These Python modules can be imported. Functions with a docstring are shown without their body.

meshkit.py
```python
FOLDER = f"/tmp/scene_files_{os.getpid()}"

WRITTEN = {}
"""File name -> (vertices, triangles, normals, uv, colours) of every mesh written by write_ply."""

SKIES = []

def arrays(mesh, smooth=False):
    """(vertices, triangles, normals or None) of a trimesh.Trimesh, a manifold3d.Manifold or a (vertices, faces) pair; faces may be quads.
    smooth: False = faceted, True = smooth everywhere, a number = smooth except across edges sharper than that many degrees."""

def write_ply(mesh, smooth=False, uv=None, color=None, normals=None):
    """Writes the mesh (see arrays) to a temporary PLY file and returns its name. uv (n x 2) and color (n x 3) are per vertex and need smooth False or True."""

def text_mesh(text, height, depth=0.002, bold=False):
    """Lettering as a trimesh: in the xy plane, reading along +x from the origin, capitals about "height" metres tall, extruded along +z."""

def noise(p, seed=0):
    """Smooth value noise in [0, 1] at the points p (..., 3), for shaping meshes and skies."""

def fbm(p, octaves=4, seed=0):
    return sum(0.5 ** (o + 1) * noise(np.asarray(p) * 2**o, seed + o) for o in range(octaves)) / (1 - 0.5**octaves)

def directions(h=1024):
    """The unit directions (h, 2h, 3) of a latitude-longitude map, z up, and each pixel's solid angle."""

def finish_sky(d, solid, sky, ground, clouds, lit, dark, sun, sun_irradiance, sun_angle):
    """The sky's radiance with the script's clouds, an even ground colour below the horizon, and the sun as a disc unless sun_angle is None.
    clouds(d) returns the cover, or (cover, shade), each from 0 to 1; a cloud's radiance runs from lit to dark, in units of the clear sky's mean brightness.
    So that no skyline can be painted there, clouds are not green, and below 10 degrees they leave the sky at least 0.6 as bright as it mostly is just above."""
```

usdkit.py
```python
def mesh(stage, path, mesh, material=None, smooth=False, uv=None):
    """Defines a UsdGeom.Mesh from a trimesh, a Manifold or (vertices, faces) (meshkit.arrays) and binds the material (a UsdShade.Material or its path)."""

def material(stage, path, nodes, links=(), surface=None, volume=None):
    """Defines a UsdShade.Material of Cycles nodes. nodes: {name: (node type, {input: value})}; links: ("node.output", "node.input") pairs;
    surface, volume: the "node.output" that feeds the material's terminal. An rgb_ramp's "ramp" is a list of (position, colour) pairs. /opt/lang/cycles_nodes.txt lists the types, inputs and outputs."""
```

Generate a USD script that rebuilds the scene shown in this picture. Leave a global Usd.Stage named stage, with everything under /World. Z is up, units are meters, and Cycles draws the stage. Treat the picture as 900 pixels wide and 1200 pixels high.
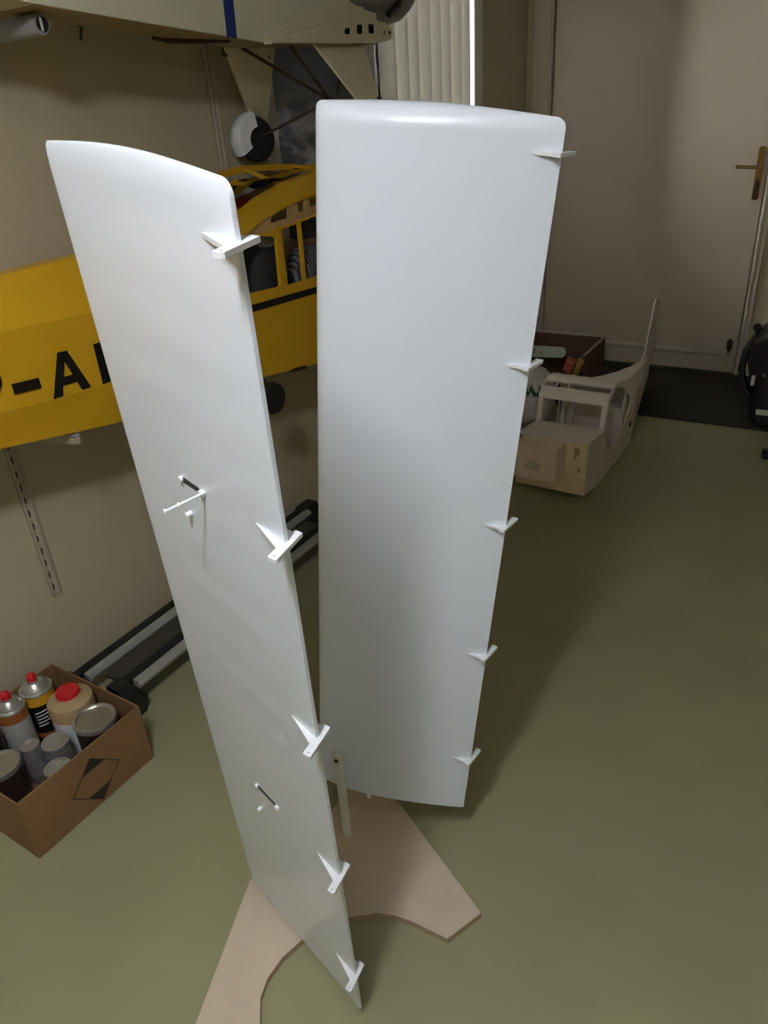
import math, random
import numpy as np, trimesh, usdkit, meshkit
from pxr import Usd, UsdGeom, UsdLux, UsdShade, Gf, Sdf, Vt
from shapely.geometry import Polygon, Point, box as sbox
from shapely import affinity

random.seed(4); RNG = np.random.default_rng(4)
stage = Usd.Stage.CreateInMemory()
UsdGeom.SetStageUpAxis(stage, 'Z'); UsdGeom.SetStageMetersPerUnit(stage, 1.0)
UsdGeom.Xform.Define(stage, '/World'); UsdGeom.Scope.Define(stage, '/World/Looks')

# ------------------------------------------------------------------ camera, light, exposure
EYE = np.array([0, 0, 1.5])
RIGHT = np.array([.8593, .5077, -.0620]); UP = np.array([-.1948, .4370, .8781]); FWD = np.array([-.4730, .7425, -.4744])
cam = UsdGeom.Camera.Define(stage, '/World/camera')
m = Gf.Matrix4d(1.0)
for i, v in enumerate((RIGHT, UP, -FWD)):
    m.SetRow(i, Gf.Vec4d(*map(float, v), 0))
m.SetRow(3, Gf.Vec4d(*map(float, EYE), 1))
cam.AddTransformOp().Set(m.GetOrthonormalized())
cam.CreateHorizontalApertureAttr(36.0); cam.CreateVerticalApertureAttr(48.0)
cam.CreateFocalLengthAttr(866.36 / 900 * 36.0)
cam.CreateClippingRangeAttr(Gf.Vec2f(.02, 100))
cam.CreateExposureAttr(0.0)
dome = UsdLux.DomeLight.Define(stage, '/World/sky')                  # overcast daylight outside the window
dome.CreateColorAttr(Gf.Vec3f(.95, .97, 1.0)); dome.CreateIntensityAttr(11.0)
LAMP = 100.0                                                          # radiance of the ceiling lamp's diffuser
LAMP_AT = (-.27, -.12, 2.20)
LAMP2, LAMP2_AT = 32.0, (1.7, -1.7, 2.15)                               # fill lamp added to lighten the left wall, unseen behind the camera
LAMP_SIZE = (.12, .44, .08)

# ------------------------------------------------------------------ helpers
def lin(r, g, b):
    f = lambda c: c / 12.92 if c <= .04045 else ((c + .055) / 1.055) ** 2.4
    return tuple(f(x / 255) for x in (r, g, b))

MAT = {}
def mat(name, rgb, rough=.5, var=0, scale=8, bump=0, bscale=60, detail=3, **kw):
    """Principled material; rgb is an sRGB albedo; var darkens and lightens it with noise."""
    c = lin(*rgb)
    nodes = {'p': ('principled_bsdf', {'base_color': c, 'roughness': rough, **kw})}
    links = []
    if var or bump:
        nodes['t'] = ('texture_coordinate', {})
    if var:
        nodes['n'] = ('noise_texture', {'scale': scale, 'detail': detail, 'roughness': .6})
        nodes['r'] = ('rgb_ramp', {'ramp': [(.3, tuple(x * (1 - var) for x in c)), (.7, tuple(min(1, x * (1 + var)) for x in c))]})
        links += [('t.object', 'n.vector'), ('n.fac', 'r.fac'), ('r.color', 'p.base_color')]
    if bump:
        nodes['bn'] = ('noise_texture', {'scale': bscale, 'detail': 4})
        nodes['b'] = ('bump', {'strength': bump, 'distance': .003})
        links += [('t.object', 'bn.vector'), ('bn.fac', 'b.height'), ('b.normal', 'p.normal')]
    MAT[name] = usdkit.material(stage, '/World/Looks/' + name, nodes, links, surface='p.BSDF')
    return MAT[name]

mat('floor_paint', (153, 152, 117), .42, var=.07, scale=2.2, bump=.08, bscale=25)
mat('wall_paint', (194, 182, 154), .75, var=.03, scale=3, bump=.15, bscale=90)
mat('ceiling_paint', (206, 202, 192), .8)
mat('door_paint', (196, 183, 165), .40, var=.02, scale=3)
mat('frame_paint', (202, 190, 174), .45)
mat('white_film', (230, 235, 245), .3, bump=.10, bscale=6.5, coat_weight=.15, coat_roughness=.25)
mat('white_plastic', (236, 238, 242), .4)
mat('dark_slot', (58, 58, 60), .6)
mat('board', (206, 189, 168), .6, var=.05, scale=14, bump=.05, bscale=200)
mat('board_edge', (176, 152, 126), .8, var=.08, scale=60)
mat('post_wood', (226, 222, 212), .6, var=.04, scale=20)
mat('steel', (150, 148, 142), .35, metallic=1.0)
mat('tin_metal', (196, 190, 172), .32, metallic=.85)
mat('dark_tin', (48, 34, 30), .45)
mat('screw', (70, 66, 60), .4, metallic=.6)
mat('yellow_film', (216, 166, 34), .33, var=.03, scale=5)
mat('yellow_frame', (214, 164, 30), .45)
mat('pale_wood', (196, 160, 108), .6, var=.06, scale=25)
mat('black_print', (18, 17, 16), .4)
mat('black_rubber', (24, 24, 25), .55)
mat('black_plastic', (27, 27, 28), .4)
mat('cream_film', (212, 206, 180), .4, var=.02, scale=4)
mat('cream_wood', (214, 203, 172), .55, var=.03, scale=20)
mat('tan_film', (158, 138, 92), .5)
mat('blue_tape', (34, 52, 120), .4)
mat('cowl_grey', (120, 116, 110), .35)
mat('brown_rod', (58, 38, 28), .6)
mat('grey_foam', (150, 148, 152), .8, bump=.2, bscale=150)
mat('cover_grey', (62, 58, 52), .6)  # dark tone standing in for shade between the roof bars
mat('aluminium', (176, 174, 168), .4, metallic=.3)
mat('rail_white', (188, 178, 158), .45)
mat('cardboard', (134, 100, 64), .75, var=.06, scale=12, bump=.06, bscale=120)
mat('cardboard_inside', (116, 84, 54), .8, var=.06, scale=12)
mat('box_print', (40, 32, 26), .7)
mat('red_cap', (205, 30, 44), .4)
mat('can_silver', (196, 194, 188), .3, metallic=.7)
mat('can_grey', (170, 170, 166), .4)
mat('can_black', (22, 20, 20), .4)
mat('can_yellow', (214, 160, 40), .45)
mat('can_orange', (150, 88, 40), .5)
mat('bottle_tan', (176, 150, 112), .5)
mat('bottle_white', (214, 212, 214), .45)
mat('carpet', (44, 38, 34), .95, var=.25, scale=60, bump=.6, bscale=220)
mat('fuse_white', (226, 215, 207), .5, var=.03, scale=6)
mat('ply', (226, 206, 168), .65, var=.07, scale=16)
mat('motor_ply', (228, 210, 182), .65, var=.05, scale=16)
mat('glue_stain', (168, 136, 92), .7)
mat('grey_print', (172, 160, 148), .7)
mat('hole_black', (12, 11, 11), .8)
mat('brass', (176, 146, 92), .28, metallic=1.0)
mat('brass_worn', (84, 62, 44), .5, metallic=.7)
mat('carton_dark', (92, 66, 48), .8, var=.08, scale=10)
mat('carton_rim', (176, 164, 150), .75)
mat('mint_plastic', (196, 206, 188), .5)
mat('sack_white', (206, 202, 194), .5, bump=.3, bscale=30)
mat('leaf_green', (64, 104, 50), .6)
mat('orange_paper', (196, 104, 66), .6)
mat('amber_paper', (190, 148, 70), .6)
mat('white_patch', (215, 214, 210), .6)
mat('figure_dark', (42, 40, 42), .7)
mat('figure_grey', (150, 146, 138), .7)
mat('red_cloth', (170, 52, 46), .8)
mat('pvc_trim', (232, 230, 226), .35)
mat('skin', (160, 116, 92), .6)

def gen(name, nodes, links, surface):
    MAT[name] = usdkit.material(stage, '/World/Looks/' + name, nodes, links, surface=surface)
gen('lamp_glow', {'e': ('emission', {'color': (.94, .985, 1.05), 'strength': LAMP})}, [], 'e.emission')
gen('lamp_glow_dim', {'e': ('emission', {'color': (.94, .985, 1.05), 'strength': LAMP2})}, [], 'e.emission')
gen('pane', {'t': ('transparent_bsdf', {'color': (.97, .98, .97)}), 'g': ('glossy_bsdf', {'color': (1, 1, 1), 'roughness': .02}), 'f': ('fresnel', {'IOR': 1.45}), 'm': ('mix_closure', {})},
    [('f.fac', 'm.fac'), ('t.BSDF', 'm.closure1'), ('g.BSDF', 'm.closure2')], 'm.closure')
gen('slat_fabric', {'d': ('diffuse_bsdf', {'color': lin(204, 197, 191)}), 't': ('translucent_bsdf', {'color': lin(150, 147, 141)}), 'm': ('mix_closure', {'fac': .42})},
    [('d.BSDF', 'm.closure1'), ('t.BSDF', 'm.closure2')], 'm.closure')
gen('striped_cloth', {'t': ('texture_coordinate', {}), 'w': ('wave_texture', {'bands_direction': 'y', 'scale': 26.0, 'distortion': .6}),
                      'r': ('rgb_ramp', {'ramp': [(.35, lin(56, 58, 62)), (.65, lin(118, 120, 122))]}), 'p': ('principled_bsdf', {'roughness': .8})},
    [('t.object', 'w.vector'), ('w.fac', 'r.fac'), ('r.color', 'p.base_color')], 'p.BSDF')
gen('poster_picture', {'t': ('texture_coordinate', {}), 'm': ('mapping', {'scale': (1, 1, 1.9)}), 'n': ('noise_texture', {'scale': 5.5, 'detail': 5, 'roughness': .55, 'distortion': .5}),
                       'r': ('rgb_ramp', {'ramp': [(.30, lin(66, 70, 86)), (.45, lin(118, 122, 136)), (.58, lin(205, 204, 206)), (.7, lin(122, 130, 152))]}),
                       'z': ('separate_xyz', {}), 'zr': ('map_range', {'from_min': .25, 'from_max': .42, 'to_min': 0.0, 'to_max': 1.0, 'clamp': True}),
                       'mx': ('mix', {'color2': lin(104, 114, 150)}), 'p': ('principled_bsdf', {'roughness': .4})},
    [('t.object', 'm.vector'), ('m.vector', 'n.vector'), ('n.fac', 'r.fac'), ('t.object', 'z.vector'), ('z.z', 'zr.value'), ('zr.result', 'mx.fac'), ('r.color', 'mx.color1'), ('mx.color', 'p.base_color')], 'p.BSDF')
gen('jar_glass', {'p': ('principled_bsdf', {'base_color': lin(214, 208, 214), 'roughness': .08, 'transmission_weight': .8, 'ior': 1.35})}, [], 'p.BSDF')

COUNT = {}
def path_for(parent, name):
    base = str(parent.GetPath()) if parent else '/World'
    k = COUNT.get((base, name), 0); COUNT[(base, name)] = k + 1
    return f'{base}/{name}' + (f'_{k:03d}' if k else '')

def tag(prim, label=None, cat=None, group=None, kind=None):
    for k, v in (('label', label), ('category', cat), ('group', group), ('kind', kind)):
        if v: prim.SetCustomDataByKey(k, v)
    return prim

def thing(name, label, cat, loc=(0, 0, 0), rotz=0, group=None, matrix=None, kind=None):
    x = UsdGeom.Xform.Define(stage, path_for(None, name))
    if matrix is not None:
        g = Gf.Matrix4d(1.0)
        for i in range(3): g.SetRow(i, Gf.Vec4d(*map(float, matrix[i]), 0))
        g.SetRow(3, Gf.Vec4d(*map(float, loc), 1)); x.AddTransformOp().Set(g)
    else:
        x.AddTranslateOp().Set(Gf.Vec3d(*map(float, loc)))
        if rotz: x.AddRotateZOp().Set(float(rotz))
    return tag(x.GetPrim(), label, cat, group, kind)

def put(parent, name, mesh, material, smooth=False, label=None, kind=None):
    if isinstance(mesh, list):
        mesh = trimesh.util.concatenate(mesh)
    p = usdkit.mesh(stage, path_for(parent, name), mesh, MAT[material], smooth=smooth).GetPrim()
    return tag(p, label, None, None, kind)

def bx(x0, x1, y0, y1, z0, z1, b=0.0):
    """box, chamfered by b"""
    if not b:
        t = trimesh.creation.box((x1 - x0, y1 - y0, z1 - z0)); t.apply_translation(((x0 + x1) / 2, (y0 + y1) / 2, (z0 + z1) / 2)); return t
    pts = []
    for sx in (0, 1):
        for sy in (0, 1):
            for sz in (0, 1):
                c = np.array([(x0, x1)[sx], (y0, y1)[sy], (z0, z1)[sz]]); d = np.array([1 - 2 * sx, 1 - 2 * sy, 1 - 2 * sz]) * b
                for k in range(3):
                    o = d.copy(); o[k] = 0; pts.append(c + o)
    return trimesh.convex.convex_hull(np.array(pts))

def hull(pts): return trimesh.convex.convex_hull(np.array(pts, float))

def beam(p0, p1, w, h, up=(0, 0, 1), b=0.0):
    """rectangular bar from p0 to p1; w across, h along up"""
    p0, p1 = np.array(p0, float), np.array(p1, float); d = p1 - p0; L = np.linalg.norm(d); d /= L
    s = np.cross(d, up); s /= np.linalg.norm(s); u = np.cross(s, d)
    t = bx(0, L, -w / 2, w / 2, -h / 2, h / 2, b)
    M = np.eye(4); M[:3, 0], M[:3, 1], M[:3, 2], M[:3, 3] = d, -s, u, p0
    if np.linalg.det(M[:3, :3]) < 0: M[:3, 1] *= -1
    t.apply_transform(M); return t

def rod(p0, p1, r, n=12):
    return trimesh.creation.cylinder(r, segment=(np.array(p0, float), np.array(p1, float)), sections=n)

def tube(pts, r, n=10, caps=True):
    p = np.array(pts, float); r = np.broadcast_to(r, (len(p),))
    t = np.gradient(p, axis=0); t /= np.linalg.norm(t, axis=1, keepdims=True)
    ref = np.array([0, 0, 1.]) if abs(t[:, 2]).max() < .95 else np.array([1., 0, 0])
    a = np.cross(t, ref); a /= np.linalg.norm(a, axis=1, keepdims=True); b = np.cross(t, a)
    ang = np.arange(n) * 2 * np.pi / n
    V = p[:, None] + r[:, None, None] * (np.cos(ang)[None, :, None] * a[:, None] + np.sin(ang)[None, :, None] * b[:, None])
    return skin(V)

def skin(V, caps=True):
    """closed loft: V (stations, ring points, 3)"""
    k, n = V.shape[:2]
    i, j = np.meshgrid(np.arange(k - 1), np.arange(n), indexing='ij'); j2 = (j + 1) % n
    q = np.stack([i * n + j, i * n + j2, (i + 1) * n + j2, (i + 1) * n + j], -1).reshape(-1, 4)
    f = np.vstack([q[:, [0, 1, 2]], q[:, [0, 2, 3]]]); v = V.reshape(-1, 3)
    if caps:
        c0, c1 = len(v), len(v) + 1
        v = np.vstack([v, V[0].mean(0), V[-1].mean(0)]); r = np.arange(n); r2 = (r + 1) % n
        f = np.vstack([f, np.stack([np.full(n, c0), r2, r], 1), np.stack([np.full(n, c1), (k - 1) * n + r, (k - 1) * n + r2], 1)])
    t = trimesh.Trimesh(v, f, process=False)
    if t.volume < 0: t.invert()
    return t

def lathe(profile, n=28, at=(0, 0, 0)):
    t = trimesh.creation.revolve(np.array(profile, float), sections=n); t.apply_translation(at); return t

def prism(poly, a, b, plane='yz'):
    """extrude a 2D polygon: 'yz' along x from a to b, 'xz' along y, 'xy' along z"""
    if not isinstance(poly, Polygon): poly = Polygon(poly)
    t = trimesh.creation.extrude_polygon(poly, abs(b - a), engine='earcut'); v = np.array(t.vertices); lo = min(a, b)
    if plane == 'yz': w = np.stack([v[:, 2] + lo, v[:, 0], v[:, 1]], 1)
    elif plane == 'xz': w = np.stack([v[:, 0], v[:, 2] + lo, v[:, 1]], 1)
    else: w = np.stack([v[:, 0], v[:, 1], v[:, 2] + lo], 1)
    t = trimesh.Trimesh(w, t.faces, process=False)
    if t.volume < 0: t.invert()
    return t

def soft(poly, r):
    """round all corners of a polygon by r"""
    p = poly if isinstance(poly, Polygon) else Polygon(poly)
    return p.buffer(-r, quad_segs=5).buffer(2 * r, quad_segs=5).buffer(-r, quad_segs=5)

# ------------------------------------------------------------------ the room
XL, YB, XR, YF, ZC = -1.80, 4.68, 2.6, -3.0, 2.42
WY0, WY1, WZ0, WZ1 = 2.98, 3.95, .95, 2.2                            # window opening in the left wall
def structure(prim): return tag(prim, kind='structure')

structure(put(None, 'floor', bx(XL - .2, XR + .2, YF - .2, YB + .2, -.1, 0), 'floor_paint'))
structure(put(None, 'ceiling', bx(XL - .2, XR + .2, YF - .2, YB + .2, ZC, ZC + .1), 'ceiling_paint'))
left_poly = sbox(YF - .2, 0, YB + .2, ZC).difference(sbox(WY0, WZ0, WY1, WZ1))
structure(put(None, 'wall_left', prism(left_poly, XL - .2, XL, 'yz'), 'wall_paint'))
DX0, DX1, DZ = -1.64, -.455, 2.12                                    # door leaf
back_poly = sbox(XL, 0, XR, ZC).difference(sbox(DX0 - .005, -.01, DX1 + .005, DZ + .005))
structure(put(None, 'wall_back', prism(back_poly, YB, YB + .2, 'xz'), 'wall_paint'))
structure(put(None, 'wall_right', bx(XR, XR + .2, YF - .2, YB + .2, 0, ZC), 'wall_paint'))
structure(put(None, 'wall_front', bx(XL, XR, YF - .2, YF, 0, ZC), 'wall_paint'))

structure(put(None, 'trim_1', bx(DX0 - .06, DX1 + .06, YB + .07, YB + .1, -.02, DZ + .06), 'black_rubber'))  # added black panel behind the door, keeps sky light out of the gaps
# door with its frame
door = structure(thing('door_1', None, None, (DX0, YB, 0)))
W = DX1 - DX0
put(door, 'door_leaf', bx(.002, W - .002, .004, .05, .012, DZ, .003), 'door_paint')
put(door, 'weather_bar', [bx(.0, W - .03, -.018, .006, .116, .142, .005)], 'frame_paint')
put(door, 'kick_panel', [bx(.01, W - .05, -.004, .006, .014, .112, .002)], 'door_paint')
for n_, (a, b) in enumerate(((-.115, -.004), (W + .004, W + .05))):
    fr = put(door, 'door_frame', bx(a, b, -.02, .06, 0, DZ + .07, .004), 'frame_paint')
    put(fr, 'frame_bead', bx(*((b - .022, b - .008) if n_ == 0 else (a + .008, a + .02)), -.028, -.018, 0, DZ + .05, .002), 'frame_paint')
put(door, 'door_frame', bx(-.115, W + .05, -.02, .06, DZ + .005, DZ + .075, .004), 'frame_paint')
hx = .0                                                              # lever handle, x in door space
plate = put(door, 'handle_plate', [prism(soft(Polygon([(W - .055, .965), (W - .022, .965), (W - .022, 1.225), (W - .055, 1.225)]), .012), -.006, .006, 'xz')], 'brass', label='brass backplate')
put(plate, 'worn_patch', [prism(soft(Polygon([(W - .053, .968), (W - .024, .968), (W - .025, 1.06), (W - .046, 1.075)]), .008), -.008, -.0055, 'xz')], 'brass_worn', label='tarnished lower end of the backplate')
put(plate, 'lever', [rod((W - .038, -.004, 1.128), (W - .038, -.045, 1.128), .009), tube([(W - .038, -.045, 1.128), (W - .07, -.05, 1.129), (W - .11, -.048, 1.132), (W - .148, -.042, 1.132)], [.009, .009, .008, .009], 12)], 'brass', smooth=40)
put(plate, 'keyhole', rod((W - .037, -.0055, 1.04), (W - .037, -.009, 1.04), .006), 'hole_black')
put(door, 'floor_bolt', [rod((W - .045, -.012, .125), (W - .045, -.012, .215), .007), bx(W - .06, W - .03, -.008, .006, .15, .2, .002)], 'brass_worn', smooth=40, label='small dark bolt low on the door')

# window in the left wall (frame, sill, glass), bright daylight outside
win = structure(thing('window_1', None, None, (XL, WY0, WZ0)))
wl, wh = WY1 - WY0, WZ1 - WZ0
ring = sbox(0, 0, wl, wh).difference(sbox(.045, .045, wl - .045, wh - .045))
put(win, 'window_frame', prism(ring, -.15, -.08, 'yz'), 'pvc_trim')
put(win, 'window_pane', bx(-.118, -.112, .04, wl - .04, .04, wh - .04), 'pane')
put(win, 'reveal_trim', [bx(-.08, .008, wl - .004, wl + .10, -.05, wh + .05, .004), bx(-.08, .008, -.07, .004, -.05, wh + .05, .004), bx(-.08, .008, -.07, wl + .07, wh - .004, wh + .06, .004)], 'pvc_trim')
put(win, 'window_sill', bx(-.08, .03, -.07, wl + .07, -.045, .002, .006), 'pvc_trim')

# vertical blind: separate slats under a head rail, drawn almost closed, a gap at its right end
blind = thing('vertical_blind', 'pale grey vertical slat blind drawn across the window, bright gap at its right end', 'blind', (XL + .03, WY0, WZ0))
put(blind, 'head_rail', bx(-.035, .02, -.03, wl + .02, wh - .02, wh + .03, .004), 'pvc_trim')
for k in range(8):
    yc = .085 + .1045 * k
    a = math.radians(9 + 4 * math.sin(k * 2.3)); hw = .056
    ys = np.linspace(-hw, hw, 7); bow = .006 * (1 - (ys / hw) ** 2)
    pts = [(bow[i] + math.sin(a) * ys[i] - .01, yc + math.cos(a) * ys[i]) for i in range(7)]
    poly = Polygon(pts + [(p[0] - .0012, p[1]) for p in pts[::-1]])
    put(blind, 'slat', prism(poly, .015, wh - .022, 'xy'), 'slat_fabric', smooth=40)

# dark mat before the door
mt = put(None, 'door_mat', bx(-1.70, .55, 3.835, YB - .03, 0, .012, .004), 'carpet')
tag(mt, 'large dark brown carpet mat on the floor before the door', 'mat')

# ceiling lamp (behind and above the picture), and an added fill lamp
def tube_lamp(at, glow, label):
    lx, ly, lz = at
    lamp = thing('ceiling_lamp', label, 'lamp', (lx, ly, lz))
    put(lamp, 'lamp_diffuser', bx(-LAMP_SIZE[0] / 2, LAMP_SIZE[0] / 2, -LAMP_SIZE[1] / 2, LAMP_SIZE[1] / 2, -LAMP_SIZE[2] / 2, LAMP_SIZE[2] / 2, .02), glow)
    for yy in (-.23, .225):
        put(lamp, 'end_cap', bx(-.065, .065, yy - .01, yy + .015, -.045, .045, .004), 'white_plastic')
    for yy in (-.2, .2):
        put(lamp, 'hanger', rod((0, yy, .035), (0, yy, ZC - lz), .004, 8), 'steel')
tube_lamp(LAMP_AT, 'lamp_glow', 'white hanging lamp with opal diffuser above the wings')
tube_lamp(LAMP2_AT, 'lamp_glow_dim', 'dimmer white hanging lamp at the back of the room')

# slotted shelf rails on the left wall
for yy, z0, z1, lab in ((1.012, .325, 1.5, 'white slotted shelf rail on the wall under the yellow fuselage, its lower end in view'),
                        (2.0, .42, 2.2, 'white slotted shelf rail on the wall beside the poster')):
    rl = thing('shelf_rail', lab, 'shelf rail', (XL, yy, z0))
    L = z1 - z0
    put(rl, 'channel', [bx(0, .003, -.0125, .0125, 0, L), bx(0, .013, -.0125, -.0095, 0, L, .0008), bx(0, .013, .0095, .0125, 0, L, .0008)], 'rail_white')
    sl = []
    z = .018
    while z < L - .02:
        sl.append(bx(.0028, .0034, -.0018, .0018, z, z + .019)); z += .040
    put(rl, 'slot', sl, 'hole_black', kind='stuff')

# ------------------------------------------------------------------ the two white wings on their stand
def frame_matrix(ch, up):
    ch, up = np.array(ch, float), np.array(up, float); up /= np.linalg.norm(up)
    ch = ch - up * (ch @ up); ch /= np.linalg.norm(ch)
    return np.array([ch, np.cross(up, ch), up])                      # local y points away from the viewer

def section(c, n=36):
    """closed airfoil outline (x, h): flat lower side h = 0, curved upper side, thin blunt trailing edge"""
    s = (1 - np.cos(np.linspace(0, np.pi, n))) / 2
    yt = lambda x: 5 * (.2969 * np.sqrt(x) - .126 * x - .3516 * x ** 2 + .2843 * x ** 3 - .1036 * x ** 4)
    up = .100 * c * yt(s) / .5 + .005 * (1 - s) ** 8 + .0048 * s
    low = .005 * np.clip(1 - s / .02, 0, 1) ** 2
    xs = np.concatenate([s[::-1], s[1:]]) * c
    return xs, np.concatenate([low[::-1], up[1:]]), np.concatenate([np.zeros(n), np.ones(n - 1)])

def make_wing(label, le, ch, up, c, L, flip, hinges):
    """flip = -1: the curved upper side faces the viewer (wing 2), +1: the flat lower side does (wing 1)"""
    M = frame_matrix(ch, up); off = 0 if flip > 0 else .006
    w = thing('model_wing', label, 'model aircraft wing', le, matrix=M)
    x, h, isup = section(c)
    tl = .028
    zs = np.concatenate([np.linspace(0, L - tl, 120), L - tl + tl * np.sin(np.linspace(.04, 1, 22) * np.pi / 2)])
    rings = []
    for z in zs:
        e = max(0.0, (z - (L - tl)) / tl)
        th = math.sqrt(max(0, 1 - e ** 2)) * .97 + .03
        r1, r2 = .009, .015                                          # plan rounding of the tip's corners
        dl = dt = 0.0
        if z > L - r1: dl = r1 - math.sqrt(max(0, r1 ** 2 - (z - L + r1) ** 2))
        if z > L - r2: dt = r2 - math.sqrt(max(0, r2 ** 2 - (z - L + r2) ** 2))
        xx = dl + x / c * (c - dl - dt)
        mid = .004
        hh = mid + (h - mid) * th
        sag = .0005 * math.sin(math.pi * z / .0755) ** 2 * np.clip(np.minimum(x / c - .12, 1 - x / c) * 6, 0, 1)
        hh = hh - sag * np.where(isup > 0, 1, -1) * th
        zz = np.full_like(xx, z) + (.007 * np.sin(np.pi * x / c) - .003 * x / c) * (z / L) ** 40
        rings.append(np.stack([xx, flip * hh + off, zz], 1))
    sk = skin(np.array(rings)); put(w, 'wing_skin', sk, 'white_film', smooth=42)
    te = c
    def flat(poly, t, z):
        p = affinity.translate(affinity.scale(Polygon(poly), 1, flip, origin=(0, 0)), 0, off)
        return prism(p, z - t / 2, z + t / 2, 'xy')
    for z in hinges:
        hb = put(w, 'hinge_bracket', flat([(te - .0105, .0200), (te - .0095, .0215), (te - .0005, .0235), (te + .0170, -.0225), (te + .0160, -.0245), (te + .0065, -.027), (te + .005, -.0255)], .005, z), 'white_plastic')
        put(hb, 'bracket_hole', rod((te + .0100, flip * -.021 + off, z + .0024), (te + .0100, flip * -.021 + off, z + .0029), .0011, 8), 'grey_print')
        put(hb, 'gusset', flat([(te - .055, .0006), (te + .002, .0006), (te + .006, -.0105), (te - .0005, -.0115)], .0046, z), 'white_plastic')
        put(hb, 'gusset', flat([(te - .045, .0105), (te - .002, .0035), (te - .004, .0195), (te - .0095, .0190)], .004, z), 'white_plastic')
    return w

s1, s2 = 1.0278, .97
wing1 = make_wing('white wing panel nearest the camera, flat underside with slots and a thin pin facing us', (-.8572, .702, .0518), (.956, -.282, -.085), (.062, -.088, .994), .3597, 1.4533, 1,
                  [v * s1 for v in (.136, .45, .763, 1.067, 1.362)])
wing2 = make_wing('white wing panel standing behind, curved upper surface facing us', (-.8274, .9438, .1595), (.960, .257, -.114), (.117, .003, .993), .3395, 1.3716, -1,
                  [v * s2 for v in (.165, .469, .773, 1.069, 1.367)])
# fittings on the flat underside of wing 1 (local y < 0 is towards the viewer)
for (x0, x1, z, zp, xp, pin) in ((.151, .187, 1.0885, 1.038, .149, True), (.151, .198, .4755, .407, .142, False)):
    f = put(wing1, 'strut_slot', bx(x0, x1, -.0006, .001, z - .0035, z + .0035), 'dark_slot', label='dark strut slot with white ends')
    put(f, 'slot_end', [rod((x0 - .004, .001, z), (x0 - .004, -.004, z), .0042), ], 'white_plastic', smooth=40)
    put(f, 'slot_end', [rod((x1 + .008, .001, z), (x1 + .008, -.005, z), .005)], 'white_plastic', smooth=40)
    put(wing1, 'peg', rod((xp, .001, zp), (xp, -.008, zp), .0038), 'white_plastic', smooth=40)
    if pin:
        put(wing1, 'pin', [rod((.2005, .001, 1.0915), (.2005, -.054, 1.0915), .0017), rod((.2005, -.034, 1.0915), (.2005, -.0365, 1.0915), .003), rod((.2005, -.052, 1.0915), (.2005, -.0545, 1.0915), .003)], 'white_plastic', smooth=40, label='thin white pin sticking out of the underside')
put(wing2, 'locating_peg', rod((.125, -.02, -.02), (.125, -.02, .01), .006), 'white_plastic', smooth=40)

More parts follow.
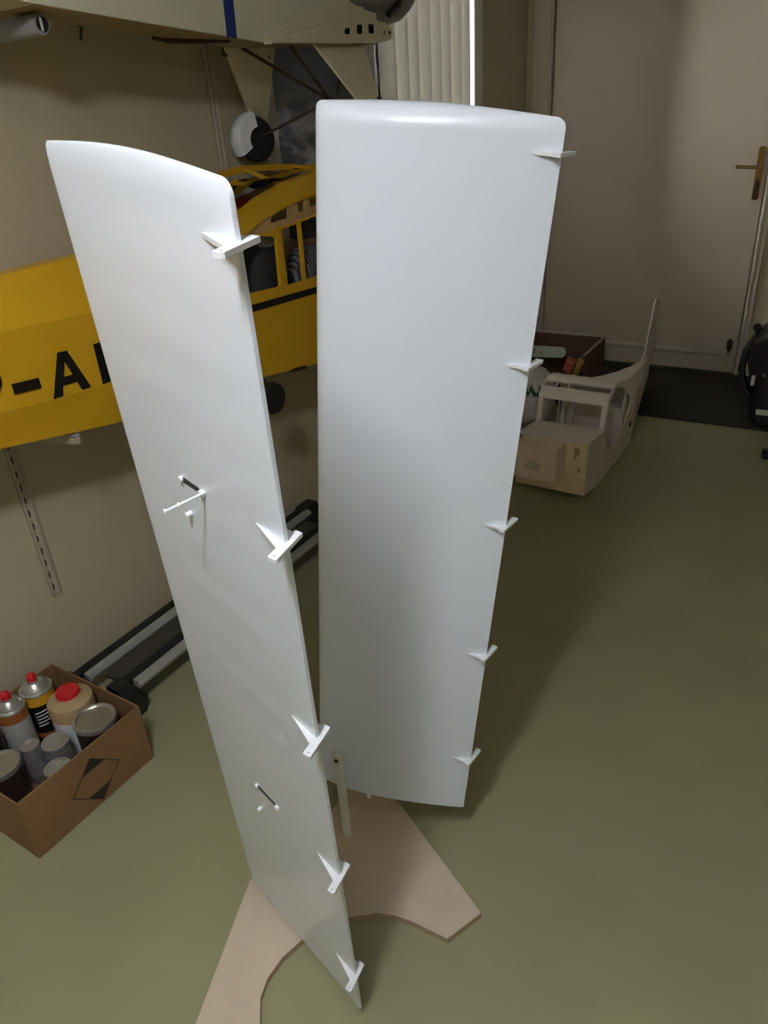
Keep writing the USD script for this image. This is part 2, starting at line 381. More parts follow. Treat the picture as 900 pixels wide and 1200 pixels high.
stand = thing('display_stand', 'brown fibreboard floor stand with two arms and a concave edge under the wings', 'stand', (-.75, .85, 0))
outer = [(-.776, .435), (-.757, .384), (-.650, .424), (-.668, .491)]
arc = [(-.668, .491), (-.697, .528), (-.708, .565), (-.707, .61), (-.693, .66), (-.668, .707), (-.635, .745), (-.585, .783), (-.552, .795), (-.518, .801), (-.478, .802), (-.432, .803)]
rest = [(-.394, .886), (-.697, 1.056), (-.80, 1.10), (-.836, 1.05), (-.818, .97), (-.836, .86), (-.876, .713)]
pl = Polygon([(x + .75, y - .85) for x, y in outer[:3] + arc + rest])
put(stand, 'base_board', prism(pl, .0, .016, 'xy'), 'board')
edge = pl.buffer(.0006).difference(pl.buffer(-.002))
put(stand, 'board_edge', prism(edge, .0002, .0158, 'xy'), 'board_edge', label='rough darker sawn edge')
post = put(stand, 'post', bx(-.007, .011, .060, .072, .016, .272, .0015), 'post_wood', label='pale wooden post holding the rear wing')
put(post, 'screw', [rod((.002, .061, .262), (.002, .057, .262), .005)], 'screw', smooth=40)
put(stand, 'post', bx(-.045, -.029, -.115, -.103, .016, .20, .0015), 'post_wood')

# ------------------------------------------------------------------ yellow model aeroplane on wall brackets
yel = thing('model_aircraft', 'yellow high-wing model aircraft fuselage with black letters, on brackets by the left wall', 'model aircraft', (-1.6, 1.6, .8))
OX, OY, OZ = -1.6, 1.6, .8
def loc(p): return (p[0] - OX, p[1] - OY, p[2] - OZ)
def shift(t): t.apply_translation((-OX, -OY, -OZ)); return t
def hexa(y, zb, zl, zs, zt, hw, hb, ht, xc=-1.6):
    return [(xc + hb, y, zb), (xc + hw, y, zl), (xc + hw, y, zs), (xc + ht, y, zt), (xc - ht, y, zt), (xc - hw, y, zs), (xc - hw, y, zl), (xc - hb, y, zb)]
rings = [hexa(y, zb, zl, zs, zt, hw, hb, ht) for y, zb, zl, zs, zt, hw, hb, ht in (
    (-.25, 1.06, 1.09, 1.14, 1.20, .03, .022, .010), (.30, .975, 1.02, 1.145, 1.225, .07, .055, .016), (.83, .903, .985, 1.15, 1.236, .096, .075, .022),
    (1.15, .848, .955, 1.13, 1.245, .1, .08, .026), (1.46, .818, .94, 1.12, 1.245, .1, .082, .03), (1.62, .803, .93, 1.10, 1.215, .1, .082, .05))]
put(yel, 'rear_fuselage', shift(skin(np.array(rings))), 'yellow_film')
# tail fin and tailplane out of frame to the left
put(yel, 'tail_fin', shift(prism([(-.28, 1.15), (-.02, 1.2), (-.16, 1.42), (-.26, 1.43), (-.33, 1.3)], -1.606, -1.594, 'yz')), 'yellow_film')
# cabin side: skin with window openings, near and far
roof = [(1.60, 1.205), (1.65, 1.238), (1.70, 1.266), (1.80, 1.302), (1.95, 1.334), (2.10, 1.352), (2.3, 1.352), (2.5, 1.31), (2.60, 1.2), (2.66, 1.12)]
roofp = [(1.60, 1.20)] + [(y, z - .012) for y, z in roof[1:]]
low_ = [(2.66, .765), (2.2, .748), (1.99, .756), (1.72, .795), (1.60, .806)]
side = Polygon(roofp + low_)
w1 = soft(Polygon([(1.655, 1.075), (1.70, 1.056), (1.855, 1.045), (1.86, 1.19), (1.78, 1.205), (1.72, 1.19), (1.675, 1.15)]), .02)
w2 = Polygon([(1.888, 1.042), (1.968, 1.040), (1.972, 1.212), (1.888, 1.206)])
w3 = Polygon([(1.985, 1.040), (2.22, 1.038), (2.22, 1.235), (1.99, 1.214)])
w4 = soft(Polygon([(2.25, 1.05), (2.5, 1.06), (2.44, 1.22), (2.25, 1.24)]), .015)
rib_holes = [Polygon([(1.83, 1.230), (1.935, 1.234), (1.935, 1.27), (1.86, 1.25)]), Polygon([(1.985, 1.243), (2.022, 1.245), (2.022, 1.292), (1.985, 1.286)]), Polygon([(2.05, 1.25), (2.15, 1.256), (2.15, 1.31), (2.05, 1.30)])]
upper = Polygon([(1.70, 1.196), (1.79, 1.210), (1.97, 1.218), (2.25, 1.243), (2.25, 1.335), (2.1, 1.335), (1.95, 1.318), (1.8, 1.286), (1.71, 1.25)])
sk = side
for w in (w1, w2, w3, w4): sk = sk.difference(w)
panel = sk.difference(upper)
for nm, xa in (('near', -1.506), ('far', -1.70)):
    g = max(panel.geoms, key=lambda q: q.area) if hasattr(panel, 'geoms') else panel
    put(yel, 'cabin_side', shift(prism(g, xa, xa + .006, 'yz')), 'yellow_film')
rb = upper
for r_ in rib_holes: rb = rb.difference(soft(r_, .006))
for xa in (-1.509, -1.697):
    put(yel, 'root_rib', shift(prism(rb, xa, xa + .006, 'yz')), 'pale_wood', label='bare wood wing root rib with cut-outs')
# window posts, slightly proud of the side skin
put(yel, 'window_post', shift(beam((-1.503, 1.872, 1.215), (-1.503, 1.862, 1.03), .012, .026, up=(0, 1, 0))), 'yellow_frame')
put(yel, 'window_post', shift(beam((-1.503, 1.981, 1.222), (-1.503, 1.977, 1.03), .01, .012, up=(0, 1, 0))), 'yellow_frame')
put(yel, 'window_post', shift(beam((-1.697, 1.872, 1.215), (-1.697, 1.862, 1.03), .012, .026, up=(0, 1, 0))), 'yellow_frame')
# roof caps over the ribs and the open frame between them
def cap(x0, x1, dz=0, lo=0):
    pts = [(y, z + dz) for y, z in roof[lo:8]]
    return prism(Polygon(pts + [(y, z - np.interp(y, [1.60, 1.70, 2.1], [.03, .056, .066])) for y, z in pts[::-1]]), x0, x1, 'yz')
put(yel, 'roof_cap', shift(cap(-1.53, -1.497)), 'yellow_film', label='wide curved yellow strip along the near roof edge')
far_roof = [(1.70, 1.315), (1.76, 1.352), (1.86, 1.372), (1.98, 1.380), (2.15, 1.372), (2.42, 1.350)]
put(yel, 'roof_cap', shift(prism(Polygon(far_roof + [(y, z - .018) for y, z in far_roof[::-1]]), -1.712, -1.69, 'yz')), 'yellow_frame')
for a, b, w_ in (((-1.64, 1.72, 1.352), (-1.64, 2.10, 1.318), .012), ((-1.53, 1.66, 1.24), (-1.70, 1.74, 1.335), .016), ((-1.53, 1.95, 1.325), (-1.70, 1.99, 1.37), .012),
                 ((-1.53, 2.2, 1.345), (-1.70, 2.24, 1.36), .014), ((-1.66, 1.765, 1.305), (-1.66, 1.90, 1.345), .010), ((-1.62, 1.79, 1.272), (-1.62, 1.96, 1.27), .012), ((-1.62, 1.785, 1.27), (-1.635, 1.785, 1.335), .010)):
    put(yel, 'roof_stick', shift(beam(a, b, w_, .010, b=.001, up=(0, 0, 1) if abs(a[2] - b[2]) < .05 else (0, 1, 0))), 'yellow_frame')
put(yel, 'roof_glazing', shift(prism(Polygon([(1.70, 1.305), (1.95, 1.345), (2.3, 1.352), (2.3, 1.3505), (1.95, 1.3435), (1.70, 1.3035)]), -1.69, -1.53, 'yz')), 'pane')
put(yel, 'cabin_floor', shift(bx(-1.694, -1.506, 1.62, 2.64, .80, .812)), 'pale_wood')
put(yel, 'belly', shift(prism(Polygon([(1.6, .806), (1.72, .796), (1.99, .758), (2.2, .75), (2.66, .767), (2.66, .772), (2.2, .755), (1.99, .763), (1.72, .801), (1.6, .811)]), -1.694, -1.506, 'yz')), 'yellow_film')
nose = [hexa(y, zb, zl, zs, zt, hw, hb, ht) for y, zb, zl, zs, zt, hw, hb, ht in ((2.66, .767, .83, 1.03, 1.11, .1, .08, .06), (2.8, .78, .84, 1.02, 1.08, .098, .075, .055), (2.93, .81, .86, .99, 1.04, .08, .055, .045), (2.97, .85, .88, .97, 1.0, .05, .04, .03))]
put(yel, 'nose_cowl', shift(skin(np.array(nose))), 'yellow_film')
put(yel, 'stripe', shift(prism(Polygon([(1.60, 1.005), (2.66, .958), (2.66, .978), (1.60, 1.026)]), -1.4998, -1.4985, 'yz')), 'black_print', label='black stripe along the side')
# registration letters on the rear side, which leans a little with the fuselage
def on_side(text, y0, height, z0, wide=None, x=-1.5):
    t = meshkit.text_mesh(text, height, .0016, bold=True); v = np.array(t.vertices)
    w = np.ptp(v[:, 0]); k = (wide / w) if wide else 1.0
    q = np.stack([x + v[:, 2], y0 + (v[:, 0] - v[:, 0].min()) * k, z0 + v[:, 1]], 1)
    t = trimesh.Trimesh(q, t.faces, process=False)
    if t.volume < 0: t.invert()
    return shift(t)
def letter(poly, y0, z0, lab, x=-1.500):
    put(yel, 'letter', shift(prism(affinity.translate(poly, y0, z0), x, x + .0018, 'yz')), 'black_print', label=lab)
P_ = Polygon([(0, 0), (.024, 0), (.024, .032), (.046, .032), (.066, .040), (.076, .052), (.078, .064), (.076, .078), (.066, .090), (.046, .098), (0, .098)], [[(.024, .053), (.044, .053), (.053, .058), (.055, .065), (.053, .072), (.044, .078), (.024, .078)]])
A_ = Polygon([(0, 0), (.025, 0), (.032, .022), (.072, .019), (.079, -.003), (.105, -.005), (.066, .095), (.041, .097)], [[(.039, .040), (.053, .074), (.065, .039)]])
H_ = Polygon([(0, 0), (.024, 0), (.024, .038), (.060, .038), (.060, 0), (.084, 0), (.084, .098), (.060, .098), (.060, .059), (.024, .059), (.024, .098), (0, .098)])
letter(P_, .800, .990, 'black letter P')
put(yel, 'letter_dash', shift(prism(Polygon([(.897, 1.012), (.963, 1.006), (.963, 1.029), (.897, 1.035)]), -1.500, -1.498, 'yz')), 'black_print')
letter(A_, .985, .971, 'black letter A')
letter(H_, 1.125, .962, 'black letter H')
# undercarriage: two wheels under the nose
for xx in (-1.47, -1.73):
    wy = 1.70
    wh_ = put(yel, 'wheel', shift(lathe([(0, -.022), (.03, -.024), (.047, -.018), (.052, 0), (.047, .018), (.03, .024), (0, .022)], 24).apply_transform(trimesh.transformations.rotation_matrix(math.pi / 2, (0, 1, 0))).apply_translation((xx, wy, .735))), 'black_rubber', smooth=40)
    put(wh_, 'gear_leg', shift(beam((xx * .5 - .8, wy + .03, .79), (xx, wy, .735), .012, .02)), 'black_plastic')
put(yel, 'belly_patch', shift(prism(Polygon([(1.86, .779), (1.93, .769), (1.93, .757), (1.86, .767)]), -1.52, -1.4985, 'yz')), 'brown_rod')

# pilot figures inside the yellow cabin
rear_pilot = thing('seat_back', 'dark rounded seat back with grey top behind the rear window of the yellow cabin', 'seat', (-1.6, 1.885, .813))
put(rear_pilot, 'seat_shell', skin(np.array([[(r * .06 * math.cos(t), r * .085 * math.sin(t), z) for t in np.linspace(0, 2 * math.pi, 20)[:-1]] for z, r in ((0, .9), (.12, 1.0), (.24, 1.0), (.30, .9), (.345, .7), (.362, .4))])), 'figure_dark', smooth=50)
put(rear_pilot, 'headrest', skin(np.array([[(.006 + r * .05 * math.cos(t), .01 + r * .048 * math.sin(t), z) for t in np.linspace(0, 2 * math.pi, 20)[:-1]] for z, r in ((.345, 1.0), (.38, 1.0), (.40, .7), (.408, .3))])), 'figure_grey', smooth=50)
fp = thing('pilot_figure', 'small pilot doll in a grey striped shirt inside the yellow cabin', 'doll', (-1.6, 2.125, .813))
prof = ((0, .85), (.1, .9), (.18, 1.0), (.24, .95), (.29, .6), (.31, .35))
put(fp, 'torso', skin(np.array([[(r * .07 * math.cos(t), r * .10 * math.sin(t), z) for t in np.linspace(0, 2 * math.pi, 24)[:-1]] for z, r in prof])), 'striped_cloth', smooth=50)
put(fp, 'arm', tube([(.055, -.075, .26), (.068, -.085, .19), (.062, -.05, .13), (.045, .02, .11)], [.026, .026, .022, .02], 12), 'striped_cloth', smooth=50)
put(fp, 'arm', tube([(-.055, -.075, .26), (-.068, -.085, .19), (-.062, -.05, .13), (-.045, .02, .11)], [.026, .026, .022, .02], 12), 'striped_cloth', smooth=50)
hd = trimesh.creation.icosphere(3, .046); hd.apply_scale((.9, 1, 1.15)); v = np.array(hd.vertices)
v[:, 1] += .012 * np.exp(-((v[:, 0] / .01) ** 2 + ((v[:, 2] + .004) / .014) ** 2)) * (v[:, 1] > 0)      # nose, the face looks forward
v[:, 1] -= .005 * np.exp(-(((abs(v[:, 0]) - .017) / .008) ** 2 + ((v[:, 2] - .010) / .008) ** 2)) * (v[:, 1] > 0)
head = put(fp, 'head', trimesh.Trimesh(v + [0, .02, .35], hd.faces, process=False), 'skin', smooth=True)
put(head, 'flying_cap', skin(np.array([[(r * .045 * math.cos(t), .012 + r * .051 * math.sin(t), z) for t in np.linspace(0, 2 * math.pi, 20)[:-1]] for z, r in ((.335, 1.06), (.375, 1.06), (.395, .8), (.407, .45), (.411, .1))])), 'figure_dark', smooth=50)
rc = trimesh.creation.icosphere(3, .05); rc.apply_scale((.8, 1.3, .6)); v = np.array(rc.vertices); v += (meshkit.noise(v * 30)[:, None] - .5) * .012
rcp = put(None, 'red_cloth', trimesh.Trimesh(v + [-1.64, 1.885, 1.272], rc.faces, process=False), 'red_cloth', smooth=True)
tag(rcp, 'crumpled red cloth under the open roof frame of the yellow cabin', 'cloth')

# brackets carrying the yellow fuselage
def bracket(y, ztop, x1, lab):
    b = thing('wall_bracket', lab, 'bracket', (XL, y, ztop))
    put(b, 'arm', prism(Polygon([(.013, -.055), (.03, -.055), (x1 - XL, -.018), (x1 - XL, 0), (.013, 0)]), -.004, .004, 'xz'), 'rail_white')
    put(b, 'foam_pad', bx(.03, x1 - XL, -.008, .008, -.0005, .006, .002), 'grey_foam')
bracket(1.03, .858, -1.515, 'white shelf bracket under the tail half of the yellow fuselage')
bracket(2.02, .748, -1.52, 'white shelf bracket under the cabin of the yellow fuselage')

# ------------------------------------------------------------------ cream model aeroplane high on the wall
crm = thing('model_aircraft', 'cream model aircraft with blue band and black wheels, high on the wall at top', 'model aircraft', (-1.53, 1.6, 1.7))
OX, OY, OZ = -1.53, 1.6, 1.7
XA, XB = -1.45, -1.575
zb = [(.35, 1.80), (1.156, 1.727), (1.522, 1.704), (1.85, 1.684), (2.44, 1.70)]
rings = [[(XA, y, z), (XA, y, z + h * .8), (XA - .04, y, z + h), (XB + .04, y, z + h), (XB, y, z + h * .8), (XB, y, z)] for (y, z), h in zip(zb, (.10, .22, .28, .32, .30))]
rings[0] = [(x * .3 + -1.5125 * .7, y, z) for x, y, z in rings[0]]
body = skin(np.array(rings)); put(crm, 'fuselage', shift(body), 'cream_film')
belly = [[(XA - .002, y, z - .0015), (XB + .002, y, z - .0015), (XB + .002, y, z + .003), (XA - .002, y, z + .003)] for y, z in zb[1:]]
put(crm, 'belly_skin', shift(skin(np.array(belly))), 'tan_film', label='tan underside')
put(crm, 'blue_band', shift(prism(Polygon([(1.700, 1.6915), (1.737, 1.690), (1.752, 1.96), (1.715, 1.96)]), XA - .001, XA + .0015, 'yz')), 'blue_tape', label='vertical dark blue band')
# rounded grey cowl with a dark exhaust
cow = []
for y, r in ((2.27, .80), (2.30, .96), (2.42, 1.02), (2.50, 1.03), (2.58, 1.0), (2.66, .88), (2.72, .68), (2.745, .35)):
    cow.append([(-1.5125 + .098 * r * math.cos(t), y, 1.885 + .13 * r * math.sin(t)) for t in np.linspace(0, 2 * math.pi, 29)[:-1]])
cw = put(crm, 'cowl', shift(skin(np.array(cow))), 'cowl_grey', smooth=50, label='rounded grey engine cowl')
put(cw, 'exhaust', shift(tube([(-1.46, 2.56, 1.86), (-1.437, 2.575, 1.84), (-1.432, 2.54, 1.80), (-1.44, 2.50, 1.78)], [.016, .018, .016, .011], 10)), 'black_plastic', smooth=50)
put(cw, 'exhaust_clip', shift(tube([(-1.437, 2.545, 1.835), (-1.427, 2.60, 1.845), (-1.432, 2.64, 1.85)], [.012, .013, .009], 10)), 'black_plastic', smooth=50)
# lower wing root: an airfoil rib with cut-outs and a pinked fillet above it
rootf = Polygon([(1.849, 1.682), (1.95, 1.684), (2.2, 1.690), (2.42, 1.699), (2.478, 1.708), (2.498, 1.722), (2.49, 1.74), (2.45, 1.752), (2.38, 1.758), (2.28, 1.755), (2.16, 1.744), (2.02, 1.722), (1.92, 1.702)])
cut = [Polygon([(2.205, 1.713), (2.245, 1.715), (2.248, 1.732), (2.21, 1.727)]), Polygon([(2.275, 1.716), (2.318, 1.718), (2.318, 1.744), (2.278, 1.740)]), Polygon([(2.345, 1.720), (2.388, 1.722), (2.388, 1.746), (2.345, 1.746)])]
rr = rootf
for c_ in cut: rr = rr.difference(soft(c_, .004))
put(crm, 'root_rib', shift(prism(rr, -1.432, -1.425, 'yz')), 'cream_wood', label='airfoil-shaped wing root rib with square cut-outs')
put(crm, 'wing_stub', shift(prism(rootf.buffer(-.003), -1.452, -1.448, 'yz')), 'hole_black')
topedge = [(1.849, 1.684), (1.92, 1.702), (2.02, 1.722), (2.16, 1.744), (2.28, 1.755), (2.38, 1.758), (2.45, 1.752), (2.49, 1.74)]
put(crm, 'stub_skin', shift(prism(Polygon(topedge + [(y, z - .005) for y, z in topedge[::-1]]), -1.452, -1.4255, 'yz')), 'cream_film')
put(crm, 'stub_skin', shift(prism(Polygon([(1.849, 1.682), (2.2, 1.690), (2.42, 1.699), (2.478, 1.708), (2.478, 1.713), (2.42, 1.704), (2.2, 1.695), (1.86, 1.687)]), -1.452, -1.4255, 'yz')), 'cream_film')
fil = []
ys = np.linspace(1.85, 2.36, 31)
base = np.interp(ys, [p[0] for p in topedge], [p[1] for p in topedge])
rise = np.interp(ys, [1.85, 2.0, 2.2, 2.36], [.004, .022, .034, .05])
pts = []
for i, (y, b0, h0) in enumerate(zip(ys, base, rise)):
    pts.append((y, b0 + h0 + (.009 if i % 2 else 0)))
put(crm, 'fillet', shift(prism(Polygon(pts + [(y, b0 - .004) for y, b0 in zip(ys[::-1], base[::-1])]), XA - .001, XA + .0025, 'yz')), 'cream_wood', label='pinked cream fillet strip above the wing root')
put(crm, 'rib_dowel', shift(rod((-1.431, 2.44, 1.726), (-1.423, 2.44, 1.726), .006)), 'tan_film')
put(crm, 'rib_dowel', shift(rod((-1.431, 2.474, 1.728), (-1.423, 2.474, 1.728), .005)), 'hole_black')
# undercarriage: two plate legs, wheels with mudguards, brown struts
def plate_leg(pts, th=.006):
    p = np.array(pts, float); n = np.cross(p[1] - p[0], p[2] - p[0]); n /= np.linalg.norm(n)
    return hull(np.vstack([p + n * th / 2, p - n * th / 2]))
put(crm, 'gear_leg', shift(plate_leg([(-1.60, 1.855, 1.688), (-1.60, 2.085, 1.690), (-1.722, 2.16, 1.50), (-1.722, 2.068, 1.535)])), 'cream_wood', label='broad cream plate leg on the wall side')
put(crm, 'gear_leg', shift(plate_leg([(-1.46, 2.085, 1.690), (-1.46, 2.36, 1.700), (-1.345, 2.25, 1.535), (-1.345, 2.14, 1.525)])), 'cream_wood', label='broad cream plate leg on the room side')
for xx, yy, zz in ((-1.726, 2.095, 1.448), (-1.335, 2.20, 1.455)):
    tyre = lathe([(.02, -.02), (.05, -.022), (.062, -.016), (.067, 0), (.062, .016), (.05, .022), (.02, .02)], 28).apply_transform(trimesh.transformations.rotation_matrix(math.pi / 2, (0, 1, 0))).apply_translation((xx, yy, zz))
    TW = trimesh.transformations.rotation_matrix(math.radians(-19), (0, 0, 1), (xx, yy, zz)); tyre.apply_transform(TW)
    wl_ = put(crm, 'wheel', shift(tyre), 'black_rubber', smooth=40)
    put(wl_, 'hub', shift(rod((xx - .02, yy, zz), (xx + .02, yy, zz), .022, 18).apply_transform(TW)), 'black_plastic')
    g = []
    for t in np.linspace(math.radians(98), math.radians(212), 14):
        cy, cz = math.cos(t), math.sin(t)
        g.append([(xx + u * .03, yy + (.072 + q) * cy, zz + (.072 + q) * cz) for u, q in ((-1.05, -.034), (-1.05, .002), (-.6, .011), (0, .013), (.6, .011), (1.05, .002), (1.05, -.034), (.96, -.034), (.96, -.001), (0, .003), (-.96, -.001), (-.96, -.034))])
    put(wl_, 'mudguard', shift(skin(np.array(g)).apply_transform(TW)), 'white_plastic', smooth=50, label='white mudguard over the back of the wheel')
    put(wl_, 'guard_stay', shift(bx(xx - .004, xx + .004, yy + .03, yy + .045, zz + .05, zz + .09, .001)), 'black_plastic')
ctr = (-1.5125, 2.23, 1.545)
for a, b, r in (((-1.60, 1.93, 1.688), ctr, .0045), ((-1.5125, 2.045, 1.688), ctr, .0045), ((-1.715, 2.095, 1.452), ctr, .004), ((-1.345, 2.20, 1.458), ctr, .004), ((-1.46, 2.26, 1.69), (-1.50, 2.25, 1.56), .0035)):
    put(crm, 'strut', shift(rod(a, b, r, 10)), 'brown_rod', smooth=40)
put(crm, 'belly_skid', shift(tube([(-1.60, 1.592, 1.700), (-1.57, 1.622, 1.692), (-1.53, 1.685, 1.690), (-1.50, 1.722, 1.688), (-1.48, 1.745, 1.687)], [.0045, .0065, .006, .005, .004], 10)), 'brown_rod', smooth=50, label='dark brown skid rod under the belly')
put(crm, 'leg_clamp', shift(bx(-1.62, -1.61, 1.868, 1.884, 1.665, 1.69, .001)), 'screw')
put(crm, 'leg_clamp', shift(bx(-1.62, -1.61, 2.06, 2.078, 1.665, 1.69, .001)), 'screw')

# wall arms under the cream fuselage, and a hook
OX = OY = OZ = 0
arm = thing('padded_bracket', 'grey foam-covered wall bracket at the top left corner, under the cream fuselage', 'bracket', (XL, 1.195, 1.7005))
put(arm, 'foam_sleeve', tube([(0, .0, .0), (.15, .0, .0), (.285, .0, .0), (.30, .0, .0)], [.0205, .0205, .0205, .018], 18), 'grey_foam', smooth=50)
put(arm, 'end_slot', [bx(.300, .3035, -.006, -.001, -.012, .012)], 'white_patch')
put(arm, 'end_core', rod((.299, 0, 0), (.302, 0, 0), .014, 18), 'black_rubber')
hk = put(None, 'wall_hook', tube([(XL, 1.545, 1.742), (XL + .012, 1.543, 1.738), (XL + .014, 1.535, 1.725), (XL + .016, 1.528, 1.712), (XL + .024, 1.524, 1.710)], .0032, 8), 'screw', smooth=50)
tag(hk, 'small dark hook screwed into the wall below the cream fuselage', 'hook')

# poster on the left wall
ps = thing('poster', 'dark blue-grey cloudy picture poster with pale margin on the wall behind the wheels', 'poster', (XL, 2.235, 1.2))
put(ps, 'paper', bx(.001, .0025, 0, .74, 0, .66), 'white_patch', label='pale paper margin')
put(ps, 'picture', bx(.0025, .0032, .075, .70, .03, .60), 'poster_picture')

# ------------------------------------------------------------------ roof bars along the wall
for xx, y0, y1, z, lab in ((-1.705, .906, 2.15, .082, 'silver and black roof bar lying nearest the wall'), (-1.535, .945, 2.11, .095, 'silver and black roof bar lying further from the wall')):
    b = thing('roof_bar', lab, 'car roof bar', (xx, y0, 0))
    L = y1 - y0
    prof_ = soft(Polygon([(-.004, z - .016), (.018, z - .014), (.024, z), (.016, z + .014), (-.004, z + .014)]), .003)
    put(b, 'aluminium_bar', prism(prof_, .06, L - .06, 'xz'), 'aluminium', smooth=40)
    put(b, 'rubber_strip', prism(soft(Polygon([(-.042, z - .012), (-.0045, z - .016), (-.0045, z + .017), (-.03, z + .019), (-.044, z + .006)]), .003), .0, L, 'xz'), 'black_rubber', smooth=40)
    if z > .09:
        put(b, 'top_cover', bx(-.118, -.0435, .05, L - .1, z - .016, z + .002, .004), 'cover_grey', label='dark grey cover strip behind the bar')  # strip added to darken the floor gap between the bars like shade
    for ya, yb, e in ((0, .075, -1), (L - .10, L + .01, 1)):
        k0, k1 = (ya, yb - .03) if e < 0 else (ya + .03, yb)
        ft = put(b, 'foot', [hull([(-.042, ya + .01, .014), (.024, ya + .01, .014), (-.042, yb - .01, .014), (.024, yb - .01, .014), (-.046, ya, .05), (.026, ya, .05), (-.046, yb, .05), (.026, yb, .05), (-.046, k0, z + .018), (-.046, k1, z + .018), (-.002, k0, z + .019), (-.002, k1, z + .019), (.027, k0, z - .012), (.027, k1, z - .012)])], 'black_plastic', smooth=35)
        put(ft, 'foot_pad', bx(-.044, .026, ya + .012, yb - .012, 0, .016, .004), 'black_rubber')

# ------------------------------------------------------------------ cardboard box with cans and jars
bw, bd, bh, tk = .361, .357, .186, .004                               # local: x away from the wall edge to the right side, y depth
BX = thing('cardboard_box', 'open brown cardboard box with a black diamond mark, on the floor by the wall', 'box', (-1.7272, .5345, 0), -1.3)
put(BX, 'box_panel', bx(bw - tk, bw, 0, bd, 0, bh, .001), 'cardboard')
put(BX, 'box_panel', bx(0, tk, 0, bd, 0, bh, .001), 'cardboard')
put(BX, 'box_panel', bx(tk, bw - tk, 0, tk, 0, bh, .001), 'cardboard')
put(BX, 'box_panel', bx(tk, bw - tk, bd - tk, bd, 0, bh, .001), 'cardboard')
put(BX, 'box_bottom', bx(tk, bw - tk, tk, bd - tk, .001, .006), 'cardboard_inside')
dc, dz, r = .19, .081, .072
dia = Polygon([(dc, dz + r), (dc + r, dz), (dc, dz - r), (dc - r, dz)])
ringd = dia.difference(dia.buffer(-.0022, join_style=2))
tri = [Polygon([(dc, dz + s * r), (dc + .5 * r, dz + s * .5 * r), (dc - .5 * r, dz + s * .5 * r)]) for s in (1, -1)]
shape = ringd.union(tri[0]).union(tri[1])
put(BX, 'diamond_mark', prism(shape, bw - .0003, bw + .0005, 'yz'), 'box_print', label='printed diamond with black top and bottom corners')

def spray(x, y, h, r, body, band, lab, stripes):
    t = thing('spray_can', lab, 'spray can', (x, y, .006))
    put(t, 'can_body', lathe([(0, 0), (r * .95, 0), (r, .004), (r, h - .032), (0, h - .032)], 30), body, smooth=40)
    put(t, 'colour_band', lathe([(r * .9, h - .062), (r + .0006, h - .062), (r + .0006, h - .031), (r * .9, h - .031)], 30), band, smooth=40)
    put(t, 'shoulder', lathe([(r * .9, h - .034), (r + .0012, h - .032), (r + .0012, h - .027), (r * .92, h - .024), (r * .86, h - .0245), (r * .80, h - .016), (r * .6, h - .007), (r * .5, h - .003), (r * .48, h - .006), (r * .36, h - .006), (r * .34, h), (0, h)], 30), 'can_silver', smooth=40)
    put(t, 'nozzle', [lathe([(0, h - .002), (.0125, h - .002), (.013, h + .008), (.0115, h + .017), (.008, h + .020), (0, h + .020)], 18)], 'red_cap', smooth=40, label='red spray nozzle')
    if stripes:
        for k in range(5):
            a0 = math.atan2(-y, -x) - .55; zz = h - .085 - .011 * k
            arc_ = [(math.cos(a) * (r + .0003), math.sin(a) * (r + .0003), zz + .008 * (a - a0)) for a in np.linspace(a0, a0 + (.75, .9, .7, .85, .6)[k], 8)]
            put(t, 'print_line', tube(arc_, .0016, 6), 'white_patch')
        put(t, 'label_band', lathe([(r * .9, h - .17), (r + .0005, h - .17), (r + .0005, h - .155), (r * .9, h - .155)], 30), 'can_orange', smooth=40)
spray(-1.668, .800, .212, .042, 'can_black', 'can_yellow', 'black spray can with yellow band and red nozzle in the box', True)
spray(-1.662, .718, .216, .038, 'can_grey', 'can_orange', 'grey spray can with orange band and red nozzle in the box', False)
t = thing('spray_can', 'plain black can at the left edge of the box, beside the grey spray can', 'can', (-1.655, .635, .006))
put(t, 'can_body', lathe([(0, 0), (.033, 0), (.034, .004), (.034, .148), (0, .148)], 28), 'can_black', smooth=40)
put(t, 'lid', lathe([(0, .147), (.035, .147), (.035, .156), (.03, .158), (0, .157)], 28), 'can_black', smooth=40)
t = thing('glue_bottle', 'wide white bottle with tan shoulder and red cap in the box', 'bottle', (-1.550, .818, .006))
put(t, 'bottle_body', lathe([(0, 0), (.055, 0), (.058, .005), (.058, .14), (.057, .143), (0, .143)], 32), 'bottle_white', smooth=40)
put(t, 'bottle_shoulder', lathe([(0, .14), (.0585, .14), (.0595, .170), (.057, .181), (.048, .186), (.036, .189), (.033, .196), (0, .196)], 32), 'bottle_tan', smooth=40)
put(t, 'cap', lathe([(0, .194), (.030, .194), (.031, .197), (.030, .207), (.028, .209), (0, .209)], 26), 'red_cap', smooth=40, label='round red cap')
def tin(x, y, h, r, lab, name='paint_tin'):
    t = thing(name, lab, 'tin', (x, y, .006))
    put(t, 'tin_body', lathe([(0, 0), (r * .97, 0), (r * .97, h - .012), (0, h - .012)], 32), 'dark_tin', smooth=40)
    put(t, 'rim', lathe([(r * .90, h - .014), (r, h - .014), (r * 1.01, h - .004), (r * .98, h), (r * .90, h), (r * .87, h - .006)], 32), 'can_silver', smooth=40)
    put(t, 'lid', lathe([(0, h - .006), (r * .84, h - .006), (r * .88, h - .004), (r * .90, h - .012), (0, h - .012)], 32), 'tin_metal', smooth=40)
tin(-1.434, .801, .178, .054, 'dark paint tin with round metal lid in the far right corner of the box')
tin(-1.566, .602, .135, .050, 'dark paint tin with metal lid at the near left of the box')
